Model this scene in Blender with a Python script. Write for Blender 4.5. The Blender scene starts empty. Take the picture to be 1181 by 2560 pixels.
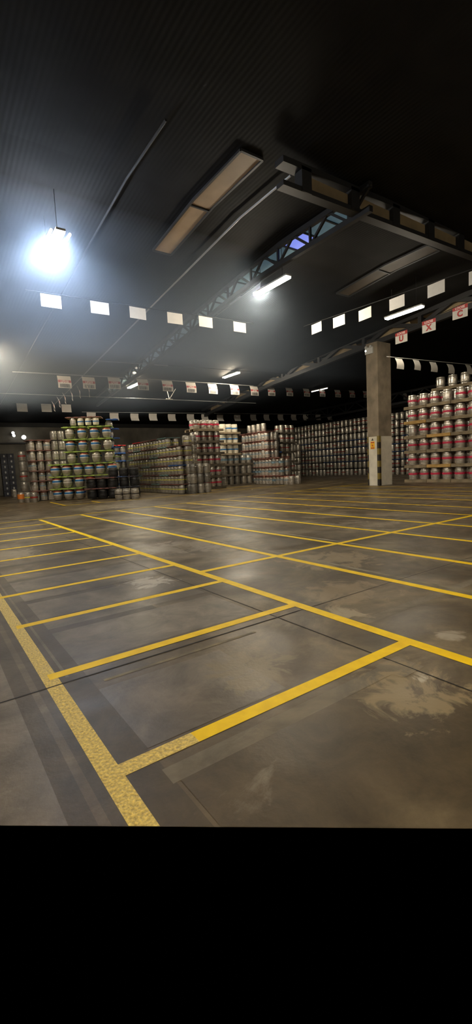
import bpy, bmesh, math, random
from mathutils import Vector, Matrix
random.seed(7)
C = bpy.context.scene.collection
PI = math.pi
GLOW_DENSITY = .11
CAM = Vector((0, 0, 1.3))
ORD = ['first', 'second', 'third', 'fourth', 'fifth', 'sixth', 'seventh', 'eighth', 'ninth', 'tenth', 'eleventh',
       'twelfth', 'thirteenth', 'fourteenth', 'fifteenth', 'sixteenth', 'seventeenth', 'eighteenth', 'nineteenth', 'twentieth']

# ------------------------------------------------------------------ materials
def mat(name, col, rough=.6, metal=0.0, emis=None, estr=0.0, spec=None, noise=0.0, nscale=6.0, bump=0.0):
    m = bpy.data.materials.new(name); m.use_nodes = True
    nt = m.node_tree; b = nt.nodes['Principled BSDF']
    b.inputs['Base Color'].default_value = (*col, 1)
    b.inputs['Roughness'].default_value = rough
    b.inputs['Metallic'].default_value = metal
    if spec is not None: b.inputs['Specular IOR Level'].default_value = spec
    if emis:
        b.inputs['Emission Color'].default_value = (*emis, 1)
        b.inputs['Emission Strength'].default_value = estr
    if noise or bump:
        g = nt.nodes.new('ShaderNodeNewGeometry')
        n = nt.nodes.new('ShaderNodeTexNoise'); n.inputs['Scale'].default_value = nscale
        n.inputs['Detail'].default_value = 6
        nt.links.new(g.outputs['Position'], n.inputs['Vector'])
        if noise:
            r = nt.nodes.new('ShaderNodeValToRGB')
            r.color_ramp.elements[0].position = .3; r.color_ramp.elements[1].position = .7
            r.color_ramp.elements[0].color = (*[c * (1 - noise) for c in col], 1)
            r.color_ramp.elements[1].color = (*[min(1, c * (1 + noise)) for c in col], 1)
            nt.links.new(n.outputs['Fac'], r.inputs['Fac']); nt.links.new(r.outputs['Color'], b.inputs['Base Color'])
        if bump:
            bp = nt.nodes.new('ShaderNodeBump'); bp.inputs['Strength'].default_value = bump
            bp.inputs['Distance'].default_value = .01
            nt.links.new(n.outputs['Fac'], bp.inputs['Height']); nt.links.new(bp.outputs['Normal'], b.inputs['Normal'])
    return m

FLOOR_PATCHES = ((2.15, 1.42, .62, (.30, .225, .12), .50), (2.6, .95, .5, (.27, .20, .11), .53), (2.0, 4.75, .55, (.50, .45, .37), .53), (3.0, 1.67, .26, (.36, .31, .23), .58), (2.86, 2.5, .35, (.38, .31, .20), .53),  # tan stains and whitish patches mixed into the floor colour
          (2.29, 1.47, .16, (.50, .44, .34), .50), (4.3, 4.0, 1.1, (.27, .20, .115), .52), (3.3, 2.9, .8, (.24, .175, .10), .5), (1.6, 2.2, .5, (.20, .155, .085), .5), (7.0, 5.8, 1.6, (.28, .22, .15), .55), (.9, 8.3, 1.2, (.28, .22, .14), .5),
          (3.4, 6.5, 1.4, (.27, .22, .16), .52), (5.5, 16.5, 2.5, (.30, .24, .15), .52))
def concrete(name, dark, mid, light, rough=(.3, .55)):
    m = bpy.data.materials.new(name); m.use_nodes = True
    nt = m.node_tree; N = nt.nodes; L = nt.links; b = N['Principled BSDF']
    g = N.new('ShaderNodeNewGeometry')
    def noise(scale, detail, dist=0.0, rough_=.55, stretch=None):
        n = N.new('ShaderNodeTexNoise'); n.inputs['Scale'].default_value = scale
        n.inputs['Detail'].default_value = detail; n.inputs['Distortion'].default_value = dist
        n.inputs['Roughness'].default_value = rough_
        if stretch:
            mp = N.new('ShaderNodeMapping'); mp.inputs['Scale'].default_value = stretch
            mp.inputs['Rotation'].default_value = (0, 0, .5)
            L.new(g.outputs['Position'], mp.inputs['Vector']); L.new(mp.outputs['Vector'], n.inputs['Vector'])
        else:
            L.new(g.outputs['Position'], n.inputs['Vector'])
        return n
    big = noise(.9, 10, .9, .62)
    r1 = N.new('ShaderNodeValToRGB'); e = r1.color_ramp.elements
    e[0].position = .38; e[0].color = (*dark, 1); e[1].position = .63; e[1].color = (*light, 1)
    k = e.new(.5); k.color = (*mid, 1)
    L.new(big.outputs['Fac'], r1.inputs['Fac'])
    fine = noise(3.4, 12, .7, .68)
    r2 = N.new('ShaderNodeValToRGB'); e = r2.color_ramp.elements
    e[0].position = .3; e[0].color = (.60, .60, .58, 1); e[1].position = .7; e[1].color = (1.30, 1.29, 1.27, 1)
    L.new(fine.outputs['Fac'], r2.inputs['Fac'])
    mx = N.new('ShaderNodeMix'); mx.data_type = 'RGBA'; mx.blend_type = 'MULTIPLY'; mx.inputs['Factor'].default_value = 1
    L.new(r1.outputs['Color'], mx.inputs['A']); L.new(r2.outputs['Color'], mx.inputs['B'])
    # pale scuffs
    sc = noise(1.5, 10, 1.2, .7, (.6, 1.5, 1))
    r3 = N.new('ShaderNodeValToRGB'); e = r3.color_ramp.elements
    e[0].position = .62; e[0].color = (0, 0, 0, 1); e[1].position = .8; e[1].color = (.55, .55, .55, 1)
    L.new(sc.outputs['Fac'], r3.inputs['Fac'])
    mx2 = N.new('ShaderNodeMix'); mx2.data_type = 'RGBA'
    L.new(r3.outputs['Color'], mx2.inputs['Factor']); L.new(mx.outputs['Result'], mx2.inputs['A'])
    mx2.inputs['B'].default_value = (.34, .29, .21, 1)
    last = mx2.outputs['Result']
    blot = noise(2.6, 12, 1.6, .66)
    for sx, sy, sr, sc_, th in FLOOR_PATCHES:
        dv = N.new('ShaderNodeVectorMath'); dv.operation = 'DISTANCE'; dv.inputs[1].default_value = (sx, sy, 0)
        L.new(g.outputs['Position'], dv.inputs[0])
        mr = N.new('ShaderNodeMapRange'); mr.inputs['From Min'].default_value = sr * .3; mr.inputs['From Max'].default_value = sr
        mr.inputs['To Min'].default_value = .12; mr.inputs['To Max'].default_value = -.25; mr.clamp = True
        L.new(dv.outputs['Value'], mr.inputs['Value'])
        ad = N.new('ShaderNodeMath'); ad.operation = 'ADD'; L.new(blot.outputs['Fac'], ad.inputs[0]); L.new(mr.outputs['Result'], ad.inputs[1])
        m3 = N.new('ShaderNodeMapRange'); m3.inputs['From Min'].default_value = th; m3.inputs['From Max'].default_value = th + .10
        m3.inputs['To Min'].default_value = 0; m3.inputs['To Max'].default_value = .72
        L.new(ad.outputs[0], m3.inputs['Value'])
        mm = N.new('ShaderNodeMix'); mm.data_type = 'RGBA'; L.new(m3.outputs['Result'], mm.inputs['Factor']); L.new(last, mm.inputs['A'])
        mm.inputs['B'].default_value = (*sc_, 1); last = mm.outputs['Result']
    L.new(last, b.inputs['Base Color'])
    rr = N.new('ShaderNodeMapRange'); rr.inputs['From Min'].default_value = .3; rr.inputs['From Max'].default_value = .7
    rr.inputs['To Min'].default_value = rough[1]; rr.inputs['To Max'].default_value = rough[0]
    L.new(noise(1.1, 6, .8).outputs['Fac'], rr.inputs['Value']); L.new(rr.outputs['Result'], b.inputs['Roughness'])
    b.inputs['Specular IOR Level'].default_value = .24
    bp = N.new('ShaderNodeBump'); bp.inputs['Strength'].default_value = .25; bp.inputs['Distance'].default_value = .004
    L.new(noise(38, 6).outputs['Fac'], bp.inputs['Height']); L.new(bp.outputs['Normal'], b.inputs['Normal'])
    return m

def corrugated(name, col, axis='x', rough=.6):
    m = mat(name, col, rough, noise=.25, nscale=1.2, spec=.12)
    nt = m.node_tree; b = nt.nodes['Principled BSDF']
    g = nt.nodes.new('ShaderNodeNewGeometry'); w = nt.nodes.new('ShaderNodeTexWave')
    w.bands_direction = axis.upper(); w.inputs['Scale'].default_value = 3.2
    nt.links.new(g.outputs['Position'], w.inputs['Vector'])
    bp = nt.nodes.new('ShaderNodeBump'); bp.inputs['Strength'].default_value = .15; bp.inputs['Distance'].default_value = .02
    nt.links.new(w.outputs['Fac'], bp.inputs['Height']); nt.links.new(bp.outputs['Normal'], b.inputs['Normal'])
    return m

M = {}
M['floor'] = concrete('oily_concrete', (0.071, 0.049, 0.025), (0.113, 0.082, 0.045), (0.197, 0.150, 0.088))
M['floor_dark'] = concrete('stained_concrete', (0.055, 0.039, 0.021), (0.074, 0.054, 0.030), (0.101, 0.076, 0.045), (.35, .55))
M['floor_darker'] = concrete('damp_concrete', (0.063, 0.044, 0.022), (0.084, 0.060, 0.032), (0.122, 0.091, 0.050), (.3, .5))
M['floor_light'] = concrete('pale_concrete', (0.126, 0.101, 0.066), (0.160, 0.130, 0.088), (0.193, 0.160, 0.113), (.4, .6))
M['floor_grey'] = concrete('grey_concrete', (0.097, 0.076, 0.053), (0.143, 0.114, 0.082), (0.202, 0.168, 0.126), (.3, .5))
M['joint'] = mat('joint_tar', (.012, .010, .008), .8)
M['yellow'] = mat('yellow_road_paint', (.95, .60, .003), .5, spec=.18, noise=.12, nscale=9, bump=.25)
M['yellow_rough'] = mat('gritty_yellow_paint', (.80, .52, .12), .34, noise=.45, nscale=70, bump=1.0)
M['faded'] = mat('faded_paint', (.20, .165, .10), .6, noise=.4, nscale=4)
M['faded_yellow'] = mat('faded_yellow_paint', (.145, .108, .045), .6, noise=.5, nscale=7)
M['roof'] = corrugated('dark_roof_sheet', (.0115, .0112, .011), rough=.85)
M['wall'] = corrugated('grey_wall_sheet', (.20, .185, .155))
M['wall_dark'] = mat('dark_wall', (.05, .047, .042), .8, noise=.3, nscale=.6)
M['tan'] = mat('tan_rooflight_sheet', (.26, .175, .10), .6, noise=.15, nscale=2)
M['tan_dim'] = mat('dim_rooflight_sheet', (.045, .032, .02), .7, noise=.2, nscale=2)  # tan sheet again, its dimmer look put into a darker colour
M['tan_board'] = mat('tan_panel', (.24, .18, .10), .7, noise=.3, nscale=1.5)
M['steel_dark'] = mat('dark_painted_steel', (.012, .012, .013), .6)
M['steel_grey'] = mat('grey_conduit', (.30, .30, .29), .4, .3)
M['glaz'] = mat('dusk_pane', (.10, .15, .17), .3, emis=(.10, .20, .27), estr=.28, noise=.25, nscale=2.5)
M['glaz_bright'] = mat('clear_dusk_pane', (.1, .1, .2), .3, emis=(.20, .26, .80), estr=1.0)
M['tube'] = mat('lit_tube', (1, 1, 1), .3, emis=(1, .89, .70), estr=430)
M['tube_cool'] = mat('lit_cool_tube', (1, 1, 1), .3, emis=(.74, .84, 1), estr=240)
M['tube_soft'] = mat('soft_lit_tube', (1, 1, 1), .3, emis=(1, .89, .70), estr=170)
M['tube_dim'] = mat('dim_tube', (1, 1, 1), .3, emis=(1, .95, .85), estr=4)
M['tube_flood'] = mat('flood_lens', (1, 1, 1), .3, emis=(1, 1, .95), estr=6)
M['fixture'] = mat('white_fixture', (.55, .55, .53), .5)
M['card'] = mat('white_card', (.62, .585, .53), .7, noise=.04, nscale=12)
M['red'] = mat('red_print', (.42, .022, .02), .6)
M['white_print'] = mat('white_print', (.85, .78, .72), .6)
M['black_print'] = mat('dark_print', (.05, .05, .045), .6)
M['pillar'] = mat('bare_concrete', (.235, .19, .135), .85, noise=.3, nscale=2.2, bump=.3)
M['pillar_white'] = mat('white_wall_paint', (.72, .67, .55), .7, noise=.12, nscale=3, bump=.2)
M['orange'] = mat('sign_orange', (.95, .52, .01), .5)
M['guard_y'] = mat('guard_yellow', (.22, .16, .03), .5)
M['guard_b'] = mat('guard_black', (.02, .017, .013), .5)
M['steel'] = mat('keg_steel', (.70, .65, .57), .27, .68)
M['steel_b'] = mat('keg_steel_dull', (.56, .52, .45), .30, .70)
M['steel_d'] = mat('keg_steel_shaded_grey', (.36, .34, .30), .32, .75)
M['white'] = mat('keg_white', (.84, .78, .62), .4)
M['cream'] = mat('cask_cream', (.50, .45, .36), .36, .45, noise=.12, nscale=5)
M['black'] = mat('keg_black', (.022, .021, .02), .4)
M['pink'] = mat('band_crimson', (.62, .03, .085), .45)
M['redb'] = mat('band_red', (.52, .08, .035), .45)
M['blueb'] = mat('band_blue', (.03, .17, .42), .45)
M['hoop'] = mat('band_white', (.88, .84, .74), .4)
M['yelb'] = mat('band_yellow_green', (.72, .68, .10), .45)
M['dred'] = mat('band_dark_red', (.32, .035, .025), .45)
M['orangeb'] = mat('band_orange', (.85, .25, .04), .45)
M['lblue'] = mat('band_slate_blue', (.16, .25, .31), .45)
M['navy'] = mat('band_navy', (.03, .05, .22), .45)
M['wood'] = mat('grey_pallet_wood', (.27, .21, .13), .8, noise=.35, nscale=3, bump=.2)
M['wood_new'] = mat('fresh_pallet_wood', (.52, .32, .10), .75, noise=.25, nscale=3, bump=.2)
M['wood_dark'] = mat('dark_pallet_wood', (.10, .08, .055), .85, noise=.35, nscale=3)
M['green_board'] = mat('lime_plastic', (.33, .46, .08), .5)
M['blue_board'] = mat('blue_plastic', (.03, .13, .48), .5)
M['red_board'] = mat('red_plastic', (.62, .04, .04), .5)
M['teal_board'] = mat('teal_plastic', (.20, .34, .33), .5)
M['maroon_board'] = mat('maroon_plastic', (.22, .09, .07), .6)
M['crate'] = mat('navy_crate_plastic', (.022, .025, .040), .5)
M['crate_dot'] = mat('pale_crate_label', (.5, .5, .48), .6)

# ------------------------------------------------------------------ mesh helpers
class MB:
    def __init__(self): self.bm = bmesh.new(); self.mi = 0
    def face(self, vs):
        f = self.bm.faces.new(vs); f.material_index = self.mi; return f
    def box(self, c, s, rot=None):
        hx, hy, hz = s[0] / 2, s[1] / 2, s[2] / 2; vs = []
        for x, y, z in ((-1, -1, -1), (1, -1, -1), (1, 1, -1), (-1, 1, -1), (-1, -1, 1), (1, -1, 1), (1, 1, 1), (-1, 1, 1)):
            v = Vector((x * hx, y * hy, z * hz))
            if rot is not None: v = rot @ v
            vs.append(self.bm.verts.new(v + Vector(c)))
        for q in ((3, 2, 1, 0), (4, 5, 6, 7), (0, 1, 5, 4), (1, 2, 6, 5), (2, 3, 7, 6), (3, 0, 4, 7)):
            self.face([vs[i] for i in q])
        return self
    def bar(self, a, b, w, h=None):
        a, b = Vector(a), Vector(b); d = b - a; h = h or w
        q = d.to_track_quat('X', 'Z').to_matrix()
        return self.box((a + b) / 2, (d.length, w, h), q)
    def tube(self, a, b, r, n=8, r2=None):
        a, b = Vector(a), Vector(b); q = (b - a).to_track_quat('Z', 'Y').to_matrix(); r2 = r if r2 is None else r2
        A = [self.bm.verts.new(a + q @ Vector((r * math.cos(2 * PI * i / n), r * math.sin(2 * PI * i / n), 0))) for i in range(n)]
        B = [self.bm.verts.new(b + q @ Vector((r2 * math.cos(2 * PI * i / n), r2 * math.sin(2 * PI * i / n), 0))) for i in range(n)]
        for i in range(n):
            f = self.face([A[i], A[(i + 1) % n], B[(i + 1) % n], B[i]]); f.smooth = True
        self.face(A[::-1]); self.face(B); return self
    def lathe(self, prof, n=16, loc=(0, 0, 0), cap=True, smooth=True):
        rings = []
        for r, z in prof:
            rings.append([self.bm.verts.new((loc[0] + r * math.cos(2 * PI * i / n), loc[1] + r * math.sin(2 * PI * i / n), loc[2] + z)) for i in range(n)])
        for A, B in zip(rings, rings[1:]):
            for i in range(n):
                f = self.face([A[i], A[(i + 1) % n], B[(i + 1) % n], B[i]]); f.smooth = smooth
        if cap: self.face(rings[0][::-1]); self.face(rings[-1])
        return self
    def quad(self, pts):
        self.face([self.bm.verts.new(p) for p in pts]); return self
    def prism(self, pts, z0, z1):
        A = [self.bm.verts.new((x, y, z0)) for x, y in pts]; B = [self.bm.verts.new((x, y, z1)) for x, y in pts]; n = len(pts)
        for i in range(n): self.face([A[i], A[(i + 1) % n], B[(i + 1) % n], B[i]])
        self.face(A[::-1]); self.face(B); return self
    def mesh(self, name, mats):
        me = bpy.data.meshes.new(name); self.bm.to_mesh(me); self.bm.free(); me.set_sharp_from_angle(angle=.72)
        for m in (mats if isinstance(mats, (list, tuple)) else [mats]): me.materials.append(m)
        return me
    def build(self, name, mats, parent=None, loc=None, rotz=0):
        return link(name, self.mesh(name, mats), parent, loc, rotz)

def link(name, data, parent=None, loc=None, rotz=0):
    o = bpy.data.objects.new(name, data); C.objects.link(o)
    if parent is not None: o.parent = parent
    if loc is not None: o.location = loc
    if rotz: o.rotation_euler = (0, 0, rotz)
    return o
def tag(o, label, cat, group=None, kind=None):
    o['label'] = label; o['category'] = cat
    if group: o['group'] = group
    if kind: o['kind'] = kind
    return o
def struct(o): o['kind'] = 'structure'; return o
def thing(name, label, cat, loc=(0, 0, 0), rotz=0, group=None):
    return tag(link(name, None, None, loc, rotz), label, cat, group)
def copy_tree(o, parent=None):
    c = o.copy(); C.objects.link(c); c.parent = parent
    for ch in [x for x in o.children]: copy_tree(ch, c)
    return c
DG = None
def text_mesh(s, size, m, bold=0.0):
    cu = bpy.data.curves.new('lettering', 'FONT'); cu.body = s; cu.size = size; cu.align_x = 'CENTER'; cu.align_y = 'CENTER'
    cu.offset = bold; cu.extrude = .001; cu.resolution_u = 3
    o = bpy.data.objects.new('lettering', cu); C.objects.link(o)
    dg = bpy.context.evaluated_depsgraph_get()
    me = bpy.data.meshes.new_from_object(o.evaluated_get(dg))
    bpy.data.objects.remove(o); me.materials.clear(); me.materials.append(m)
    return me

# ------------------------------------------------------------------ camera
f, pitch, roll, yaw = 1110.165, 0.1044124, -0.0513340, 0.6080974
fw = Vector((math.sin(yaw) * math.cos(pitch), math.cos(yaw) * math.cos(pitch), -math.sin(pitch)))
rt = Vector((math.cos(yaw), -math.sin(yaw), 0)); up = rt.cross(fw)
r2 = rt * math.cos(roll) + up * math.sin(roll); u2 = -rt * math.sin(roll) + up * math.cos(roll)
cd = bpy.data.cameras.new('camera'); cam = bpy.data.objects.new('camera', cd); C.objects.link(cam)
mw = Matrix((r2, u2, -fw)).transposed().to_4x4(); mw.translation = CAM
cam.matrix_world = mw
cd.sensor_fit = 'VERTICAL'; cd.sensor_height = 36; cd.lens = f / 2560 * 36; cd.clip_start = .05; cd.clip_end = 300
bpy.context.scene.camera = cam
vs = bpy.context.scene.view_settings
vs.view_transform = 'Standard'; vs.look = 'None'; vs.exposure = 0; vs.gamma = 1; vs.use_curve_mapping = False
cy = bpy.context.scene.cycles
cy.max_bounces = 6; cy.diffuse_bounces = 3; cy.glossy_bounces = 2; cy.volume_bounces = 0; cy.transmission_bounces = 2
cy.use_adaptive_sampling = True; cy.adaptive_threshold = .02
w = bpy.data.worlds.new('world'); bpy.context.scene.world = w; w.use_nodes = True
w.node_tree.nodes['Background'].inputs['Color'].default_value = (0, 0, 0, 1)

# ------------------------------------------------------------------ floor
EDGE = lambda x: 1.807 - .8075 * (x - .104)       # near end of the modelled floor
fl = MB().quad([(-7, EDGE(-7), 0), (12, EDGE(12), 0), (36, EDGE(12), 0), (36, 36, 0), (-7, 36, 0)]).build('floor', M['floor']); struct(fl)
def strip(name, m, x0, x1, y0, y1, z=.0012, edge=False):
    b = MB()
    if edge: b.quad([(x0, EDGE(x0), z), (x1, EDGE(x1), z), (x1, y1, z), (x0, y1, z)])
    else: b.quad([(x0, y0, z), (x1, y0, z), (x1, y1, z), (x0, y1, z)])
    return b.build(name, M[m], fl)
def stripline(name, m, a, b, wd, z=.002):
    a, b = Vector(a), Vector(b); d = (b - a).normalized(); n = Vector((-d.y, d.x)) * wd / 2
    return MB().quad([(*(a - n), z), (*(b - n), z), (*(b + n), z), (*(a + n), z)]).build(name, M[m], fl)
# worn patches
strip('worn_patch', 'floor_grey', -6, .31, 0, 9, edge=True)
strip('worn_patch', 'floor_dark', .31, .40, 0, 12.6, .0013, edge=True)
strip('worn_patch', 'floor', .40, .44, 0, 12.6, .0013, edge=True)
strip('worn_patch', 'floor_dark', .44, .49, 0, 12.6, .0013, edge=True)
strip('worn_patch', 'floor_dark', .58, .735, 0, 12.6, .0013, edge=True)
strip('worn_patch', 'floor_light', .62, .64, 2.9, 7, .0016)
strip('worn_patch', 'floor_light', .72, 2.2, 1.59, 1.70, .0014)
strip('worn_patch', 'floor_light', 2.2, 2.42, 1.52, 1.72, .0014)
MB().quad([(.755, EDGE(.755), .0014), (4.4, EDGE(4.4), .0014), (4.4, .2, .0014), (2.3, 1.15, .0014), (1.75, 1.59, .0014), (.755, 1.59, .0014)]).build('worn_patch', M['floor_darker'], fl)
for y0 in (3.80, 4.87, 6.0, 7.1):
    strip('worn_patch', 'floor_dark', .735, 1.68, y0, y0 + .12, .0016)
for y0, y1 in ((3.05, 3.8), (3.92, 4.13), (4.24, 4.87), (5.0, 5.3), (5.45, 6.0)):
    strip('worn_patch', 'floor_grey', .735, 2.28, y0, y1, .00135)
strip('worn_patch', 'floor_grey', .735, 1.6, 1.88, 2.60, .00135)
strip('worn_patch', 'floor_light', 2.75, 4.9, 2.22, 2.32, .0014)
for x in (4.09, 5.33, 6.71, 8.07): strip('faded_line', 'faded', x, x + .055, 1.2, 14.2, .0016)
for a, c in (((10.55, 9.47), (14.43, 10.39)), ((12.23, 11.96), (15.6, 13.12)), ((10.58, 8.48), (13.83, 9.13)), ((10.38, 6.82), (13.23, 6.99))):
    stripline('faded_line', 'faded', a, c, .075, .0016)
strip('faded_line', 'faded_yellow', .80, 2.0, 2.68, 2.71, .0016)
# joints
stripline('expansion_joint', 'joint', (-6, 2.83), (2.6, 2.825), .013, .0026)
stripline('expansion_joint', 'joint', (2.6, 2.825), (8, 2.82), .008, .0019)
stripline('expansion_joint', 'joint', (2.29, 9.5), (2.33, 5), .011, .0019)
stripline('expansion_joint', 'joint', (2.33, 5), (2.35, .3), .010, .0019)
stripline('expansion_joint', 'joint', (.95, 20), (1.6, 14), .013, .0019)
# painted lines
LW = .1
b = MB(); x0, x1 = .488, .580
b.quad([(x0, EDGE(x0), .002), (x1, EDGE(x1), .002), (x1, 12.7, .002), (x0, 12.7, .002)]).build('painted_line', M['yellow_rough'], fl)
for x, y1 in ((2.69, 14.0), (3.96, 14.25), (5.20, 14.4), (6.57, 14.45), (7.92, 14.6), (9.40, 14.6), (10.77, 14.6), (12.45, 14.9), (13.7, 14.95), (15.3, 15.1), (17.0, 15.3)):
    wd = .1 if x < 9 else .085
    strip('painted_line', 'yellow', x - wd / 2, x + wd / 2, EDGE(x) + .1 if x < 6 else -3.5, y1, .002)
for y in (1.81, 2.975, 4.175, 5.36, 6.535, 7.735, 8.955, 10.165, 11.4, 12.66):
    strip('painted_line', 'yellow', .53, 2.69, y - .045, y + .045, .0022)
strip('painted_line', 'yellow_rough', .53, .95, 1.765, 1.855, .0026)
strip('painted_line', 'yellow', 2.69, 22, 4.69, 4.785, .0023)
pts = [(.2, 14.05), (1.66, 14.2), (6.93, 14.57), (9.79, 14.65), (14.96, 15.05), (20, 15.4)]
for a, c in zip(pts, pts[1:]): stripline('painted_line', 'yellow', a, c, .075, .0021)
for a, c in (((4.6, 19.3), (10.5, 18.9)), ((10.5, 18.9), (17.4, 19.6)), ((4.75, 19.2), (4.85, 22.4)), ((6.2, 19.2), (6.25, 20.6)), ((11.2, 20.6), (16.5, 21.9))):
    stripline('painted_line', 'yellow', a, c, .08, .0024)

# ------------------------------------------------------------------ shell
def zr(y): return 7.6 - .09 * max(0.0, y - 9.5)
YS = [-8, 9.5, 36.2]
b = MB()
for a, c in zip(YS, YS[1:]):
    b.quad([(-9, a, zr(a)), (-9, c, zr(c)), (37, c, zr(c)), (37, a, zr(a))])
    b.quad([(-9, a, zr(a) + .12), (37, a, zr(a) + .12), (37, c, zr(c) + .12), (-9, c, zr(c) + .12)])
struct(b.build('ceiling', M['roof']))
struct(MB().box((14, 36.1, 2.62), (46, .2, 5.24)).build('wall_back', M['wall']))
struct(MB().box((36.1, 14, 3.8), (.2, 44.4, 7.6)).build('wall_right', M['wall_dark']))
for i, z in enumerate((3.72, 5.05)):
    struct(MB().box((6 if i == 0 else 14, 35.93, z), (9 if i == 0 else 46, .14, .1 if i == 0 else .3)).build('trim_%d' % (i + 1), M['steel_dark']))
# roof lights
def roof_strip(name, label, x0, x1, y0, y1, m, n, cat='rooflight', gap=.05):
    t = thing(name, label, cat, ((x0 + x1) / 2, (y0 + y1) / 2, zr((y0 + y1) / 2)))
    L = t.location.copy(); dy = (y1 - y0) / n
    for i in range(n):
        a, c = y0 + i * dy + gap / 2, y0 + (i + 1) * dy - gap / 2
        bb = MB(); z = .012
        for q in ((0, z), (1, z + .02)):
            pts = [(x0, a, zr(a) - q[1]), (x1, a, zr(a) - q[1]), (x1, c, zr(c) - q[1]), (x0, c, zr(c) - q[1])]
            bb.quad([Vector(p) - L for p in (pts if q[0] else pts[::-1])])
        bb.build('roof_sheet' if cat == 'rooflight' else 'glass_pane', M[m(i)] if callable(m) else M[m], t)
    fb = MB()
    for i in range(n + 1):
        yy = y0 + i * dy; fb.box(Vector(((x0 + x1) / 2, yy, zr(yy) - .04)) - L, (x1 - x0, gap, .05))
    for xx in (x0, x1): fb.bar(Vector((xx, y0, zr(y0) - .04)) - L, Vector((xx, y1, zr(y1) - .04)) - L, .05, .05) if y0 >= 9.5 else \
        (fb.bar(Vector((xx, y0, zr(y0) - .04)) - L, Vector((xx, 9.5, zr(9.5) - .04)) - L, .05, .05), fb.bar(Vector((xx, 9.5, zr(9.5) - .04)) - L, Vector((xx, y1, zr(y1) - .04)) - L, .05, .05))
    fb.build('glazing_frame', M['steel_dark'], t)
    return t
roof_strip('roof_light', 'tan translucent roof sheet between the brightest lamp and the bluish skylight strip', 5.86, 6.42, 7.6, 11.8, 'tan', 2)
roof_strip('roof_light', 'dim tan roof sheet between the crossing beam and the blank card row above the pillar', 13.05, 13.72, 8.0, 11.6, 'tan_dim', 2)
roof_strip('roof_light', 'long tan roof sheet strip behind the lattice truss over the pillar', 18.5, 19.4, 4, 30, 'tan_board', 10, gap=.12)
roof_strip('glazed_roof_light', 'long bluish dusk glazing strip in the dark roof beside the lattice truss', 9.06, 9.85, 7.8, 26, lambda i: 'glaz_bright' if i == 2 else 'glaz', 24, 'skylight')

def truss(label, x, prof, depth, step, wmem, chord, panels=False):
    t = thing('lattice_truss', label, 'truss', (x, prof[0][0], prof[0][1]))
    L = t.location.copy()
    def zz(y):
        for (a, za), (c, zc) in zip(prof, prof[1:]):
            if a <= y <= c: return za + (zc - za) * (y - a) / (c - a)
        return prof[-1][1]
    for nm, off in (('bottom_chord', 0), ('top_chord', depth)):
        m = MB()
        for (a, za), (c, zc) in zip(prof, prof[1:]): m.bar(Vector((x, a, za + off)) - L, Vector((x, c, zc + off)) - L, chord, chord * 1.1)
        m.build(nm, M['steel_dark'], t)
    if panels:
        y = prof[0][0] + step / 2
        while y < prof[-1][0] - step:
            a, c = y + .42, y + step - .42
            MB().quad([Vector((x + .12, a, zz(a) + .05)) - L, Vector((x + .12, c, zz(c) + .05)) - L, Vector((x + .12, c - .25, zz(c) + depth)) - L, Vector((x + .12, a + .25, zz(a) + depth)) - L]).build('infill_panel', M['tan_board'], t)
            y += step
    m = MB(); y = prof[0][0] + step / 2; k = 0
    while y < prof[-1][0] - step:
        m.bar(Vector((x, y, zz(y))) - L, Vector((x, y, zz(y) + depth)) - L, wmem)
        m.bar(Vector((x, y, zz(y))) - L, Vector((x, y + step / 2, zz(y + step / 2) + depth)) - L, wmem)
        m.bar(Vector((x, y, zz(y))) - L, Vector((x, y - step / 2, zz(y - step / 2) + depth)) - L, wmem)
        y += step
    m.build('lattice_web', M['steel_dark'], t)
    return t
truss('dark lattice roof truss running beside the bluish skylight strip', 9.0,
      [(6.9, 6.98), (9.8, 6.97), (11, 6.94), (12.3, 6.84), (13.6, 6.70), (14.9, 6.52), (18.3, 6.13), (27, 5.3)], .52, 1.3, .06, .12)
truss('dark lattice roof truss resting over the concrete pillar', 18.2, [(4, 7.15), (9, 7.03), (14, 6.72), (21.3, 6.2), (30, 5.2)], .50, 3.0, .16, .2, True)
truss('dark lattice truss along the far wall end above the keg wall', 28.9, [(14, 5.3), (36, 4.95)], .7, 2.0, .08, .14)
# crossing girder at the top
g = thing('roof_girder', 'dark roof girder with tan side panels crossing above the skylight strip', 'girder', (7.2, 7.25, 6.95))
GL = g.location.copy()
for x in range(7):
    xa = 7.25 + x * 1.55 + .18
    MB().box(Vector((xa + .62, 7.3, 7.2 + .035 * (xa - 7))) - GL, (1.2, .05, .30)).build('side_panel', M['tan_board'], g)
m = MB(); m.bar(Vector((6.6, 7.3, 6.98)) - GL, Vector((19, 7.3, 7.36)) - GL, .22, .1); m.bar(Vector((6.6, 7.3, 7.42)) - GL, Vector((19, 7.3, 7.85)) - GL, .26, .12)
for x in range(8): m.box(Vector((7.25 + x * 1.55, 7.28, 7.2 + .035 * x * 1.55)) - GL, (.28, .22, .5))
m.build('girder_flanges', M['steel_dark'], g)
# conduits under the roof
for i, (x, lab) in enumerate(((7.2, 'thin grey conduit running under the roof, beside the skylight strip'), (4.2, 'thin grey conduit running under the roof, near the bright cool lamp'))):
    cz = MB(); off = Vector((x, 9.5, 7.5))
    cz.tube(Vector((x, 7.6, 7.5)) - off, (0, 0, 0), .025); cz.tube((0, 0, 0), Vector((x, 30, 7.5 - .09 * 20.5)) - off, .025)
    tag(cz.build('conduit', M['steel_dark' if i else 'steel_grey'], None, off), lab, 'conduit', 'conduits under the roof')

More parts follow.
